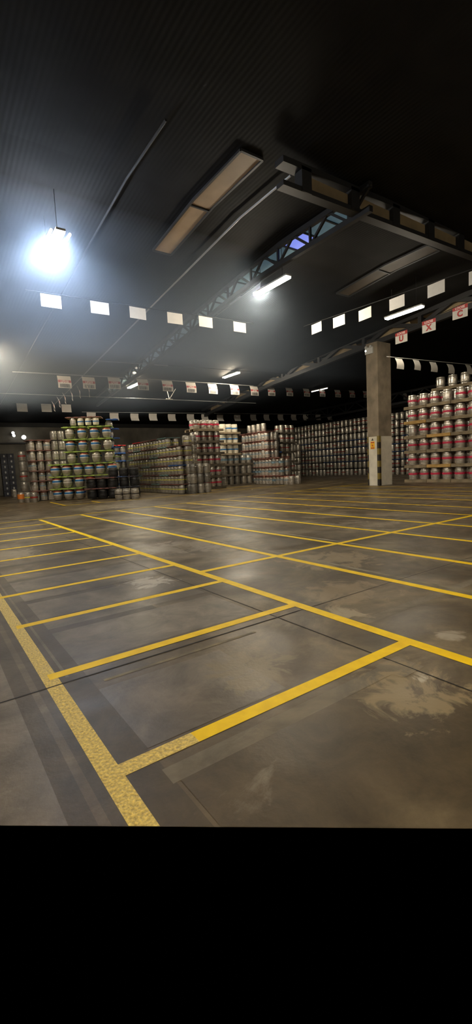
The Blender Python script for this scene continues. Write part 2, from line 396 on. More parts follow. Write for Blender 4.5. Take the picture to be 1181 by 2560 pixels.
# ------------------------------------------------------------------ lamps
def lamp(x, y, z, label, tube='tube', length=1.5, n=2, rod=None, drop=None):
    t = thing('fluorescent_lamp', label, 'lamp', (x, y, z), 0, 'fluorescent lamps under the roof')
    MB().box((0, 0, .055), (.20 if n > 1 else .1, length + .04, .05)).build('lamp_housing', M['fixture'], t)
    for k in range(n):
        xx = (k - (n - 1) / 2) * .13
        MB().tube((xx, -length / 2, 0), (xx, length / 2, 0), .026, 10).build('tube', M[tube], t)
    for yy in (-.5, .5): MB().tube((0, yy, .08), (0, yy, zr(y + yy) - z - .005), .008, 6).build('suspension_rod', M['steel_dark'], t)
    return t
lamp(2.97, 11.1, 6.5, 'brightest cool white twin-tube lamp, above the row of blank white cards', 'tube_cool', n=4)
lamp(9.0, 10.5, 6.5, 'twin-tube lamp hanging below the bluish skylight strip')
lamp(14.93, 10.1, 6.5, 'twin-tube lamp just above the concrete pillar and the letter signs', 'tube_soft')
lamp(10.35, 24.4, 6.1, 'glaring lamp among the red-printed cards, over the yellow-banded kegs')
lamp(14.9, 21.2, 6.4, 'bright lamp hanging over the row of red-printed cards near the truss')
lamp(23.1, 22.3, 6.2, 'dim slim lamp in the dark roof beyond the pillar', 'tube_dim', n=1)
lamp(2.9, 20.9, 6.4, 'glaring lamp beyond the brightest lamp, towards the outer wall')
# lamps of the same grid on the near side of the hall
for x, y in ((-3, 11), (-3, -2.5), (3, -2.5), (9, -2.5), (15, -2.5)):
    lamp(x, y, 6.5, 'twin-tube lamp of the near lamp rows, behind the viewpoint', 'tube_soft' if x > 12 else 'tube')

# ------------------------------------------------------------------ added haze standing in for lens glare around the lamp
hz = bpy.data.materials.new('glare_volume'); hz.use_nodes = True
hn = hz.node_tree; hn.nodes.remove(hn.nodes['Principled BSDF'])
vsn = hn.nodes.new('ShaderNodeVolumeScatter'); vsn.inputs['Density'].default_value = GLOW_DENSITY; vsn.inputs['Anisotropy'].default_value = .35
vsn.inputs['Color'].default_value = (.66, .80, 1, 1)
hg = hn.nodes.new('ShaderNodeNewGeometry'); hd = hn.nodes.new('ShaderNodeVectorMath'); hd.operation = 'DISTANCE'
hd.inputs[1].default_value = (1.8, 13.0, 6.4)
hm = hn.nodes.new('ShaderNodeMapRange'); hm.interpolation_type = 'SMOOTHERSTEP'
hm.inputs['From Min'].default_value = 0; hm.inputs['From Max'].default_value = 15
hm.inputs['To Min'].default_value = GLOW_DENSITY; hm.inputs['To Max'].default_value = 0
hn.links.new(hg.outputs['Position'], hd.inputs[0]); hn.links.new(hd.outputs['Value'], hm.inputs['Value']); hn.links.new(hm.outputs['Result'], vsn.inputs['Density'])
hn.links.new(vsn.outputs['Volume'], hn.nodes['Material Output'].inputs['Volume'])
hb = MB().box((5, 20.2, 5.8), (20, 19.4, 3.3)).build('glow', hz)
tag(hb, 'added bluish haze hanging under the roof around the cool white lamp', 'glow', kind='stuff')

# ------------------------------------------------------------------ pillar
P = thing('pillar', 'square concrete pillar with white painted foot and a yellow warning sign', 'pillar', (18.16, 13.67, 0))
px0, px1, py0, py1 = -.49, .49, -.32, .32
MB().box((0, 0, 3.32), (.98, .64, 6.64)).build('shaft', M['pillar'], P)
MB().box((px0 - .004, .01, 1.16), (.008, .50, 2.32)).build('painted_face', M['pillar_white'], P)
MB().box((.06, py0 - .004, 1.16), (.82, .008, 2.32)).build('painted_face', M['pillar_white'], P)
gb = MB()
for i in range(8):
    gb.mi = i % 2
    gb.box((px0 + .03, py0 + .02, .16 + i * .29), (.14, .12, .29)); gb.box((px0 + .01, py1 - .02, .16 + i * .29), (.06, .06, .29))
gb.build('corner_guard', [M['guard_b'], M['guard_y']], P)
S = thing('warning_sign', 'orange yellow warning notice fixed to the white face of the pillar', 'sign', (18.16 + px0 - .012, 13.70, 1.92))
MB().box((0, 0, 0), (.006, .24, .36)).build('sign_plate', M['orange'], S)
gl = MB(); gl.box((-.005, 0, .13), (.004, .19, .05)); gl.box((-.005, 0, -.13), (.004, .19, .045)); gl.box((-.005, .02, .01), (.004, .09, .03)); gl.box((-.005, -.01, -.03), (.004, .05, .05))
gl.build('printed_symbol', M['redb'], S)
tr = MB(); tr.quad([(-.004, .07, .22), (-.004, -.07, .22), (-.004, 0, .34)]); tr.build('warning_triangle', M['wood_dark'], S)
E2 = thing('emergency_light', 'small white twin-head emergency light at the top of the pillar', 'lamp', (18.16 + px0 - .03, 13.78, 6.30))
MB().box((0, 0, 0), (.08, .42, .30)).build('lamp_box', M['fixture'], E2)
for yy in (-.12, .14): MB().tube((-.0, yy, .17), (-.08, yy, .17), .06, 10).build('lamp_head', M['fixture'], E2)
MB().tube((-.041, .17, .02), (-.06, .17, .02), .035, 8).build('indicator', M['tube_flood'], E2)

# ------------------------------------------------------------------ hanging cards
def pix(px, py):
    d = fw + r2 * ((px - 590.5) / f) - u2 * ((py - 1280) / f); return d
def at(px, py, ax, c):
    d = pix(px, py); return CAM + d * ((c - CAM[ax]) / d[ax])
def card_mesh(wd, ht, bend=0.0, lean=0.0, nseg=6):
    bb = MB(); rows = []
    for i in range(nseg + 1):
        t = i / nseg; z = -t * ht; y = bend * math.sin(t * PI) - lean * t
        rows.append([bb.bm.verts.new((s * wd / 2, y, z)) for s in (-1, 1)])
    for a, c in zip(rows, rows[1:]):
        fa = bb.face([a[0], c[0], c[1], a[1]]); fa.smooth = True
    rows2 = [[bb.bm.verts.new(v.co + Vector((0, .003, 0))) for v in r] for r in rows]
    for a, c in zip(rows2, rows2[1:]):
        fa = bb.face([a[0], a[1], c[1], c[0]]); fa.smooth = True
    for s in (0, 1):
        for a, c, d, e in zip(rows, rows[1:], rows2, rows2[1:]): bb.face([a[s], d[s], e[s], c[s]])
    for i in (0, -1): bb.face([rows[i][0], rows[i][1], rows2[i][1], rows2[i][0]])
    return bb.mesh('card', M['card'])
def wire(a, b, label, r=.012, m='steel_dark'):
    a, b = Vector(a), Vector(b)
    return tag(MB().tube((0, 0, 0), b - a, r, 6).build('hanging_wire', M[m], None, a), label, 'wire', 'wires carrying the hanging cards')
def blank_row(pts, ax, c, wd, ht, lab, group, bend=0.0, lean=0.0, rotz=0.0, wirelab=None, ext=.6, wm='steel_dark'):
    me = card_mesh(wd, ht, bend, lean); P3 = []
    for i, (x, y) in enumerate(pts):
        p = at(x, y, ax, c); P3.append(p.copy())
        o = link('hanging_card', me, None, p + Vector((0, 0, ht / 2)), rotz + random.uniform(-.06, .06))
        tag(o, lab(i), 'card', group)
    if wirelab:
        a, b_ = P3[0] + Vector((0, 0, ht / 2 + .03)), P3[-1] + Vector((0, 0, ht / 2 + .03)); d = (b_ - a).normalized()
        wire(a - d * ext, b_ + d * ext, wirelab, m=wm)
    return P3
blank_row([(128, 753), (250, 770), (345, 783), (438, 796), (515, 805), (600, 818)], 1, 12.3, .50, .315,
          lambda i: 'blank white card, %s from the brightest lamp, in the near high row' % ORD[i], 'blank cards of the near high row',
          wirelab='dark wire carrying the near high row of blank cards')
n_ = 6
blank_row([(792, 820), (848, 803), (913, 785), (993, 757), (1091, 722), (1198, 688)], 0, 11.15, .48, .31,
          lambda i: 'blank white card, %s counted from the skylight side, in the row rising past the pillar' % ORD[i], 'blank cards rising past the pillar', rotz=PI / 2,
          wirelab='dark wire carrying the blank cards that rise past the pillar')
blank_row([(997, 910), (1040, 913), (1082, 918), (1125, 923), (1170, 924)], 1, 11.0, .46, .42,
          lambda i: 'curled blank card, %s from the pillar, in the row above the pallet stack' % ORD[i], 'curled cards above the pallet stack',
          bend=-.05, lean=.08, wirelab='pale wire carrying curled cards from the pillar over the pallet stack', ext=.75, wm='fixture')
blank_row([(55, 1019), (116, 1020), (166, 1021)], 1, 30, .60, .50,
          lambda i: 'blank far card, %s from the outer wall, above the navy crate tower side' % ORD[i], 'far blank cards above the crates', lean=.06,
          wirelab='wire carrying three far blank cards above the crate tower')
blank_row([(229, 1041), (286, 1042), (337, 1043), (383, 1043), (430, 1044), (477, 1044), (513, 1044), (551, 1045), (594, 1045), (634, 1044), (667, 1044), (702, 1044), (735, 1044), (765, 1044), (796, 1044), (825, 1044)],
          1, 29.6, .60, .50, lambda i: 'curled far blank card, %s from the cask stack, in the long low row' % ORD[i], 'far low row of blank cards', bend=.08, lean=.10,
          wirelab='wire carrying the long low row of far blank cards', wm='fixture')
# printed location cards: white fold, red band, bar code
lp_base = card_mesh(.58, .54, -.05, .10)
bars = MB(); x = -.20
while x < .2:
    wv = random.choice((.014, .022, .03)); bars.box((x, 0, 0), (wv, .003, .15)); x += wv + random.choice((.014, .02, .026))
bars = bars.mesh('bar_code', M['black_print'])
band = MB().box((0, 0, 0), (.56, .003, .135)).mesh('red_band', M['red'])
def printed(p, rotz, txt, label, group, sc=1.0):
    o = link('location_card', lp_base, None, p, rotz); o.scale = (sc, sc, sc); tag(o, label, 'card', group)
    q = link('red_band', band, o, (0, -.098, -.262)); q.rotation_euler = (-.10, 0, 0)
    q = link('bar_code', bars, o, (0, -.115, -.435)); q.rotation_euler = (-.03, 0, 0)
    q = link('printed_code', text_mesh(txt, .135, M['white_print'], .004), o, (0, -.104, -.262)); q.rotation_euler = (PI / 2, 0, 0)
    return o
LPX = [(159, 940), (220, 943), (284, 944), (355, 948), (417, 952), (476, 956), (530, 960), (585, 963), (634, 966), (677, 969), (722, 970), (765, 972), (804, 973), (843, 975), (879, 976), (913, 977), (1012, 983)]
lp3 = []
for i, (x, y) in enumerate(LPX):
    p = at(x, y, 1, 22.2); lp3.append(p)
    printed(p, random.uniform(-.05, .05), 'LP%d' % (318 + i), 'red-banded bar code card reading LP%d, in the long printed row' % (318 + i), 'printed location cards in the long row', .97 if i > 8 else 1.06)
for k, (a, b_) in enumerate(((0, 3), (3, 8), (8, 16))):
    wire(lp3[a] + Vector((-2.2 if k == 0 else 0, 0, .03)), lp3[b_] + Vector((0, 0, .03)), ('pale rail carrying the printed cards towards the outer wall', 'pale rail carrying the printed cards beside the glaring lamps', 'dark rail carrying the printed cards towards the pillar')[k], .022, 'steel_grey' if k < 2 else 'steel_dark')  # one rail in pieces; lamplight near the lamps put into the paler colour
for i, (x, y) in enumerate([(216, 962), (193, 966), (174, 974), (157, 983), (143, 993), (130, 1004)]):
    p = at(x, y, 0, 6.25)
    printed(p, PI / 2 - .35, 'LP%d' % (317 - i), 'red-banded card reading LP%d, in the row receding behind the first printed cards' % (317 - i), 'printed cards of the receding row', .95)
# letter signs
for i, (ch, x, y) in enumerate((('U', 1004, 829), ('X', 1073, 800), ('C', 1151, 764))):
    p = at(x, y, 0, 14.2)
    o = link('letter_sign', MB().box((0, 0, -.19), (.48, .004, .38)).mesh('letter_sign', M['card']), None, p, PI / 2)
    # the plate faces -x, towards the aisle
    o.rotation_euler = (0, 0, -PI / 2)
    tag(o, 'white sign with red LOOSE header and red letter %s' % ch, 'sign', 'hanging letter signs by the pillar')
    link('header_band', MB().box((0, 0, 0), (.48, .003, .12)).mesh('header_band', M['red']), o, (0, -.004, -.06))
    q = link('header_text', text_mesh('LOOSE', .10, M['white_print'], .002), o, (0, -.008, -.06)); q.rotation_euler = (PI / 2, 0, 0)
    q = link('letter', text_mesh(ch, .25, M['red'], .012), o, (0, -.006, -.245)); q.rotation_euler = (PI / 2, 0, 0)
a, b_ = at(985, 836, 0, 14.2), at(1181, 750, 0, 14.2)
wire(a, b_, 'dark wire carrying the three letter signs')
# ragged tape and floodlights by the far wall
tp = MB(); o0 = at(424, 998, 1, 24)
tp.bar((0, 0, 0), (-.12, 0, .5), .05, .015); tp.bar((0, 0, 0), (.45, 0, .62), .05, .015); tp.bar((-.2, 0, .02), (.2, 0, 0), .08, .03)
tag(tp.build('torn_tape', M['card'], None, o0), 'white torn tape ends tied on the rail under the printed cards', 'tape')
wire(at(0, 983, 1, 24), at(424, 999, 1, 24), 'thin rail below the printed cards, towards the outer wall', .015, 'steel_grey')
wire(at(424, 999, 1, 24), at(640, 1008, 1, 24), 'thin rail below the printed cards, beyond the torn tape', .02, 'steel_grey')
wire(at(240, 902, 1, 20), at(420, 914, 1, 20), 'pale upper rail above the glaring lamps', .02, 'steel_grey')
wire(at(420, 914, 1, 20), at(760, 938, 1, 20), 'upper rail beyond the glaring lamps', .015, 'steel_dark')
for (x, y, lab) in ((33, 1085, 'twin round wall floodlight by the outer corner'), (60, 1093, 'single wall floodlight nearer the casks')):
    t = thing('floodlight', lab + ', on the far wall ledge', 'lamp', at(x, y, 1, 35.7), 0, 'far wall floodlights')
    for k, (dx, dz) in enumerate(((-.0, .09), (.04, -.1)) if x == 33 else ((0, 0),)):
        MB().tube((dx, .05, dz), (dx, -.04, dz - .03), .16 if x == 60 else .1, 10, .13 if x == 60 else .09).build('lens', M['tube_flood'], t)
    MB().box((0, .1, 0), (.2, .12, .28)).build('bracket', M['steel_dark'], t)

# ------------------------------------------------------------------ kegs and casks
def keg_prof(r, h):
    return [(r * .88, 0), (r * .95, .004), (r * .95, h * .07), (r * .965, h * .10), (r * .90, h * .11), (r * .985, h * .15), (r, h * .17), (r, h * .30), (r * 1.05, h * .315), (r * 1.05, h * .355), (r, h * .37),
            (r, h * .63), (r * 1.05, h * .645), (r * 1.05, h * .685), (r, h * .70), (r, h * .83), (r * .985, h * .85), (r * .90, h * .89), (r * .965, h * .90), (r * .95, h * .93), (r * .95, h), (r * .88, h), (r * .87, h * .93), (r * .3, h * .92)]
def cask_prof(r, h):
    return [(r * .70, 0), (r * .74, .004), (r * .74, h * .05), (r * .80, h * .07), (r * .92, h * .22), (r * .985, h * .36), (r * 1.0, h * .45), (r * 1.0, h * .58), (r * .965, h * .70), (r * .86, h * .82), (r * .70, h * .93), (r * .60, h * .97), (r * .60, h), (r * .54, h), (r * .53, h * .97)]
# style -> (body material, [(part name, material, z0, z1, swell)])
STY = {
 'pink': ('steel', [('label_band', 'pink', .41, .58, 1.06)]),
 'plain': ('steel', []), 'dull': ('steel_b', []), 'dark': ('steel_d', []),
 'yellow': ('steel_b', [('label_band', 'yelb', .44, .54, 1.055)]),
 'red': ('steel_b', [('label_band', 'dred', .42, .57, 1.055)]),
 'redtop': ('steel', [('top_band', 'redb', .90, .97, .97), ('label_band', 'lblue', .50, .60, 1.05)]),
 'whiteblue': ('white', [('label_band', 'blueb', .40, .56, 1.055)]), 'white': ('white', []),
 'slate': ('steel_b', [('label_band', 'lblue', .38, .66, 1.06)]),
 'orange': ('steel', [('label_band', 'orangeb', .34, .82, 1.06)]), 'mustard': ('steel', [('label_band', 'yelb', .45, .55, 1.055)]),
 'black': ('black', [('label_band', 'steel_b', .86, .89, .99)]),
 'midline': ('steel_b', [('label_band', 'guard_b', .46, .54, 1.055)]),
 'cask_blue': ('cream', [('red_band', 'redb', .74, .84, 0), ('blue_band', 'blueb', .50, .66, 0), ('upper_hoop', 'hoop', .67, .72, 0), ('lower_hoop', 'hoop', .43, .48, 0)]),
 'cask_bare': ('cream', [('upper_hoop', 'hoop', .67, .72, 0), ('lower_hoop', 'hoop', .43, .48, 0)]),
 'cask_navy': ('cream', [('red_band', 'redb', .74, .84, 0), ('blue_band', 'navy', .50, .66, 0), ('upper_hoop', 'hoop', .67, .72, 0), ('lower_hoop', 'hoop', .43, .48, 0)]),
}
def band_prof(style, r, h, z0, z1, sw):
    if style.startswith('cask'):
        pr = cask_prof(r, h); out = []
        def rad(z):
            for (a, za), (c, zc) in zip(pr, pr[1:]):
                if za <= z * h <= zc: return a + (c - a) * (z * h - za) / max(1e-6, zc - za)
            return pr[-1][0]
        return [(rad(z0) + .0, z0 * h), (rad(z0) + .004, z0 * h + .001), (rad((z0 + z1) / 2) + .005, (z0 + z1) / 2 * h), (rad(z1) + .004, z1 * h - .001), (rad(z1), z1 * h)]
    return [(r * .92, z0 * h), (r * sw + .001, z0 * h + .002), (r * sw + .001, z1 * h - .002), (r * .92, z1 * h)]
CACHE = {}
def keg_meshes(style, r, h):
    k = (style, r, h)
    if k not in CACHE:
        bm_, bands = STY[style]; cask = style.startswith('cask')
        body = MB().lathe(cask_prof(r, h) if cask else keg_prof(r, h), 20).mesh('cask_body' if cask else 'keg_body', M[bm_])
        CACHE[k] = (body, [(n, MB().lathe(band_prof(style, r, h, a, c, s), 20, cap=False).mesh(n, M[m])) for n, m, a, c, s in bands])
    return CACHE[k]
QUEUE = []; REST = []
LOOK = {'pink': 'crimson-banded steel keg', 'plain': 'bright steel keg', 'dull': 'dull steel keg', 'dark': 'dark grey keg', 'yellow': 'yellow-banded keg', 'red': 'maroon-banded keg',
        'redtop': 'red-topped keg', 'whiteblue': 'blue-banded white keg', 'white': 'plain white keg', 'slate': 'slate-blue-banded keg', 'orange': 'orange keg', 'mustard': 'mustard-banded keg',
        'black': 'black keg', 'midline': 'dark-waisted steel keg', 'cask_blue': 'blue-and-red striped cask', 'cask_bare': 'unstriped cream cask', 'cask_navy': 'navy-and-red striped cask'}
LAYW = lambda i, n: 'bottom layer' if i == 0 else ('top layer' if i == n - 1 else ORD[i] + ' layer')
def add_keg(style, r, h, x, y, z, label, group, rest=False):
    (REST if rest else QUEUE).append(dict(style=style, r=r, h=h, p=Vector((x, y, z)), label=label, group=group, d=(Vector((x, y, z)) - CAM).length))
def stack(name, org, u, n, pitch, layers, lp, r, h, style, z0=0.0, end='the aisle', depth=1, dpitch=None, skip=lambda l, c: False, jit=.012, doff=0.0, inset=True, first=0, nl=None):
    """front row of kegs in layers; further rows behind go to the merged remainder"""
    u = Vector((*u, 0)).normalized(); v = Vector((-u.y, u.x, 0))
    if v.dot(Vector((*org, 0)) - CAM) < 0: v = -v
    dp = dpitch or pitch
    for l in range(layers):
        for c in range(n):
            for k in range(depth):
                if skip(l, c): continue
                p = Vector((*org, 0)) + u * ((c + .5) * pitch + (doff if k else 0)) + v * (r + .03 + k * dp)
                p.x += random.uniform(-jit, jit); p.y += random.uniform(-jit, jit)
                st = style(l, c)
                add_keg(st, r, h, p.x, p.y, z0 + l * lp, '%s, %s from %s, %s of %s' % (LOOK[st], ORD[c], end, LAYW(l + first, nl or layers), name), 'kegs of ' + name, rest=k > 0)
    return u, v
def ch(*opts): return lambda l, c: random.choice(opts)
def pallet_mesh(L_, W_, H_, m):
    bb = MB(); t = .022
    for i in range(5): bb.box((-L_ / 2 + (i + .5) * L_ / 5, 0, H_ - t / 2), (L_ / 5 - .03, W_, t))
    for yy in (-W_ / 2 + .05, 0, W_ / 2 - .05):
        bb.box((0, yy, H_ - t * 1.9), (L_, .1, t * .8)); bb.box((0, yy, t / 2), (L_, .1, t))
        for xx in (-L_ / 2 + .07, 0, L_ / 2 - .07): bb.box((xx, yy, H_ * .42), (.14, .1, H_ - 2.8 * t))
    bb.box((0, -W_ / 2 + .012, H_ * .55), (L_, .022, H_ * .8)); 
    return bb.mesh('wooden_pallet', m)
def board_mesh(L_, W_, H_, m):
    bb = MB(); bb.box((0, 0, H_ / 2), (L_, W_, H_ * .5))
    k = max(2, int(L_ / .3))
    for i in range(k): bb.box((-L_ / 2 + (i + .5) * L_ / k, -W_ / 2 + .02, H_ / 2), (L_ / k * .55, .05, H_))
    return bb.mesh('layer_board', m)
BM = {}
def board(kind, org, u, off, z, L_, W_, H_, m, label, group):
    """a pallet or plastic layer board whose front edge lies along u"""
    u = Vector((*u, 0)).normalized(); v = Vector((-u.y, u.x, 0)); ang = math.atan2(u.y, u.x)
    if v.dot(Vector((*org, 0)) - CAM) < 0: v = -v; ang += PI
    key = (kind, L_, W_, H_, m)
    if key not in BM: BM[key] = (pallet_mesh if kind == 'wooden_pallet' else board_mesh)(L_, W_, H_, M[m])
    p = Vector((*org, 0)) + u * (off + L_ / 2) + v * (W_ / 2); p.z = z
    return tag(link(kind, BM[key], None, p, ang), label, 'pallet' if kind == 'wooden_pallet' else 'divider board', group)

# --- tall pallet stack beyond the pillar
SN = 'the tall pallet stack'
LP = .722; H = .55
for pal in range(3):
    stackorg = (20.1, 13.64 - pal * 1.22)
    for l in range(6):
        new = (pal, l) in ((0, 4), (1, 3), (1, 1))
        board('wooden_pallet', (20.05, 13.64 - pal * 1.22), (0, -1), .01, l * LP, 1.19, 1.0, .145, 'wood_new' if new else 'wood',
              '%s wooden pallet, %s of the %s pallet tower from the pillar' % ('fresh orange' if new else 'weathered grey', LAYW(l, 6), ORD[pal]), 'pallets of the tall stack')
        for c in range(2):
            for k in range(2):
                st = 'plain' if (pal, l, c) in ((0, 3, 0), (1, 5, 1)) else 'pink'
                lab = '%s, %s from the pillar, %s of %s' % (LOOK[st], ORD[pal * 2 + c], LAYW(l, 6), SN)
                y = 13.64 - pal * 1.22 - .29 - c * .62 + (.06 if k else 0) + random.uniform(-.03, .03)
                add_keg(st, .205, H, 20.1 + .24 + k * .46 + random.uniform(0, .04), y - (.22 if k else 0), l * LP + .145, lab, 'kegs of ' + SN, rest=k > 0)
for c in range(4):
    add_keg('plain', .21, .5, 21.55, 12.55 - c * .62, 4.62, 'plain keg peeking over the top of the tall pallet stack, %s from the pillar' % ORD[c], 'kegs peeking over the tall pallet stack')
bb = board('wooden_pallet', (21.3, 12.9), (0, -1), 0, 4.47, 2.6, 1.0, .145, 'wood', 'grey pallet carrying the peeking kegs above the tall stack', 'pallets of the tall stack')
for c in range(4):
    for l in range(6): add_keg('dark', .21, .55, 21.55, 12.55 - c * .62, l * .745, '', '', True)

# --- cask stack with lime boards
u = Vector((2.85, -1.39, 0)).normalized(); SC = (u.x, u.y)
def cst(l, c): return random.choice(('cask_blue', 'cask_blue', 'cask_bare', 'cask_blue', 'cask_navy' if l < 1 else 'cask_blue'))
org = (5.06, 23.22)
CN = 'the lime-board cask stack'
CL = .6
stack(CN, org, SC, 6, .545, 3, CL, .208, .54, cst, .04, 'the outer wall', 2, .5, skip=lambda l, c: (l == 0 and c > 3) or (l == 1 and c > 3), nl=6)
org2 = (org[0] + u.x * .80, org[1] + u.y * .80)
stack(CN, org2, SC, 4, .60, 3, CL, .208, .54, cst, .04 + 3 * CL, 'the outer wall', 2, .5, first=3, nl=6)
for l in range(7):
    o_, n2, L_ = (org, 2, 1.62) if l <= 3 else (org2, 2, 1.22)
    if l > 0:
        for k in range(2):
            if l < 2 and k == 1: continue
            board('layer_board', o_, SC, k * L_ - .02, l * CL - .055, L_ - .05, 1.05, .06, 'green_board',
                  'lime plastic board, %s above the floor at the %s side of the cask stack' % (ORD[l - 1], ('outer wall', 'yellow keg')[k]), 'lime boards of the cask stack')
stack('the cask stack crown', (org2[0] + u.x * .35, org2[1] + u.y * .35), SC, 4, .36, 1, .4, .15, .34, ch('plain', 'whiteblue'), .07 + 6 * CL, 'the outer wall', first=1, nl=3)
board('layer_board', (org2[0] + u.x * .2, org2[1] + u.y * .2), SC, 0, 6 * CL + .42, 1.7, .8, .05, 'maroon_board', 'thin maroon board lying on the small kegs crowning the cask stack', 'boards crowning the cask stack')
# black kegs before the casks and pale column beside them
stack('the black keg block', (6.35, 21.75), SC, 3, .50, 2, .5, .235, .44, lambda l, c: 'black', .05, 'the outer wall', 2, .5)
stack('the second black keg block', (7.35, 21.35), SC, 3, .5, 3, .5, .235, .44, lambda l, c: 'black', .05, 'the casks', 1)
for l in range(1, 3):
    board('layer_board', (6.3, 21.72), SC, 0, l * .5, 1.5, 1.0, .045, 'maroon_board', 'dull board on the %s layer of the black keg block' % ORD[l - 1], 'boards of the black keg blocks')
    board('layer_board', (7.35, 21.32), SC, 0, l * .5, 1.5, .6, .045, 'crate', 'dark board on the %s layer of the second black keg block' % ORD[l - 1], 'boards of the black keg blocks')
for l in range(5):
    zc = 1.62 + .47 * l
    add_keg('cask_bare', .19, .40, 8.05, 22.55, zc, 'pale cask, %s counted upward in the narrow column behind the casks' % ORD[l], 'narrow pale cask column')
    board('layer_board', (7.8, 22.3), SC, 0, zc + .41, .6, .5, .05, 'green_board' if l == 0 else 'blue_board', '%s board, %s counted upward in the narrow pale cask column' % ('lime' if l == 0 else 'blue', ORD[l]), 'boards of the narrow column')
for l in range(4): add_keg('black', .2, .4, 8.05, 22.55, .4 * l, '', '', True)
# three floor kegs before the black block
for i, x in enumerate((302, 322, 343)):
    p = at(x, (1249, 1248, 1247)[i], 2, 0)
    add_keg('midline', .18, .50, p.x, p.y + .18, 0, 'steel keg with dark waistline, %s of three on the floor by the black kegs' % ORD[i], 'three floor kegs by the black block')

# --- small keg stack against the outer side
stack('the outer keg stack', (4.42, 24.2), (1, 0), 3, .375, 6, .51, .165, .44, ch('dull', 'plain', 'redtop'), .03, 'the outer wall', 2, .4)
stack('the taller outer column', (5.55, 24.2), (1, 0), 2, .36, 7, .51, .165, .44, ch('plain', 'dull'), .03, 'the outer wall', 1)
for l in range(1, 7):
    board('layer_board', (4.4, 24.15), (1, 0), 0, l * .51 - .02, 1.14, .9, .05, 'maroon_board', 'maroon board, %s above the floor in the outer keg stack' % ORD[l - 1], 'maroon boards of the outer keg stack')
stack('the dim keg column', (4.05, 25.0), (1, 0), 1, .42, 5, .52, .18, .46, ch('dull', 'red'), .03, 'the outer wall', 1)
for i, (x, s) in enumerate(((56, 'orange'), (73, 'mustard'), (88, 'red'))):
    p = at(x, 1256, 2, 0)
    add_keg(s, .17, .50, p.x, p.y + .15, 0, '%s standing on the floor below the dim keg column' % LOOK[s], 'three coloured floor kegs')
p = at(36, 1243, 2, 0); add_keg('plain', .17, .5, p.x, p.y, 0, 'lone plain keg standing before the navy crate tower', 'lone kegs')
# crate tower
cm = MB(); cm.box((0, 0, .17), (.40, .4, .34)); cm.box((0, -.205, .31), (.41, .02, .05)); cm.box((0, -.205, .03), (.41, .02, .05)); cm = cm.mesh('plastic_crate', M['crate'])
dm = MB().lathe([(.05, -.006), (.05, .006)], 10).mesh('pale_handle', M['crate_dot'])
for l in range(8):
    for c in range(2):
        o = tag(link('plastic_crate', cm, None, (4.58 + c * .42, 33.8, .362 * l)), 'navy plastic crate, %s of the tower, %s side' % (LAYW(l, 8), ('outer wall', 'keg')[c]), 'crate', 'navy crates in the tower')
        d = link('pale_handle', dm, o, (0.02, -.205, .18)); d.rotation_euler = (PI / 2, 0, 0); d.scale = (1, 1.6, 1)

# --- long yellow-banded keg wall
WN = 'the yellow keg wall'
stack(WN, (10.55, 20.0), (0, 1), 17, .40, 6, .487, .168, .43, lambda l, c: 'yellow', .02, 'the aisle', 2, .42, skip=lambda l, c: l == 5 and c < 3)
for l in range(1, 7):
    for k in range(6):
        if l == 6 and k > 3: continue
        m = 'red_board' if (l == 6 and k == 3) else 'blue_board' if (l == 3 and k == 0) else ('teal_board' if (l + k) % 3 == 0 else 'maroon_board')
        cn = {'red_board': 'red', 'blue_board': 'bright blue', 'teal_board': 'teal', 'maroon_board': 'maroon'}[m]
        board('layer_board', (10.52, 20.0), (0, 1), k * 1.15 + (1.15 if l == 6 else 0), l * .487 - .03, 1.12, .85, .045, m,
              '%s board, %s from the aisle, %s tier of the yellow keg wall' % (cn, ORD[k], ORD[l - 1]), 'boards of the yellow keg wall')
stack('the yellow wall end column', (11.05, 20.0), (1, 0), 1, .42, 6, .487, .19, .43, lambda l, c: 'yellow', .02, 'the wall', 1)
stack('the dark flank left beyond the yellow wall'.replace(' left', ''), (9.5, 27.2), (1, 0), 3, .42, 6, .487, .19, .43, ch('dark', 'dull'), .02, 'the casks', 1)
for l in range(1, 7):
    m = ('blue_board', 'blue_board', 'green_board', 'blue_board', 'blue_board', 'red_board')[l - 1]
    board('layer_board', (9.45, 27.15), (1, 0), 0, l * .487 - .03, 1.25, .8, .06, m, '%s board, %s tier of the dark flank beyond the yellow wall' % (m.split('_')[0], ORD[l - 1]), 'boards of the dark flank')

# --- plain kegs at the corner
stack('the low corner stack', (10.98, 19.45), (1, 0), 3, .40, 3, .505, .19, .48, ch('dull', 'dark', 'dull'), 0, 'the yellow wall', 2, .4)
stack('the tall corner stack', (11.35, 20.7), (1, 0), 2, .42, 6, .505, .19, .48, ch('dark', 'dull'), 0, 'the yellow wall', 1)
# --- crimson kegs on pallets
stack('the crimson pallet tower', (12.72, 21.85), (1, 0), 4, .43, 6, .665, .185, .50, ch('pink', 'pink', 'red'), .14, 'the corner stack', 2, .45)
for l in range(6):
    board('wooden_pallet', (12.6, 21.75), (1, 0), 0, l * .665, 1.95, 1.1, .135, 'wood' if l == 5 else 'wood_dark', 'dark wooden pallet, %s of the crimson pallet tower' % LAYW(l, 6), 'pallets of the crimson tower')
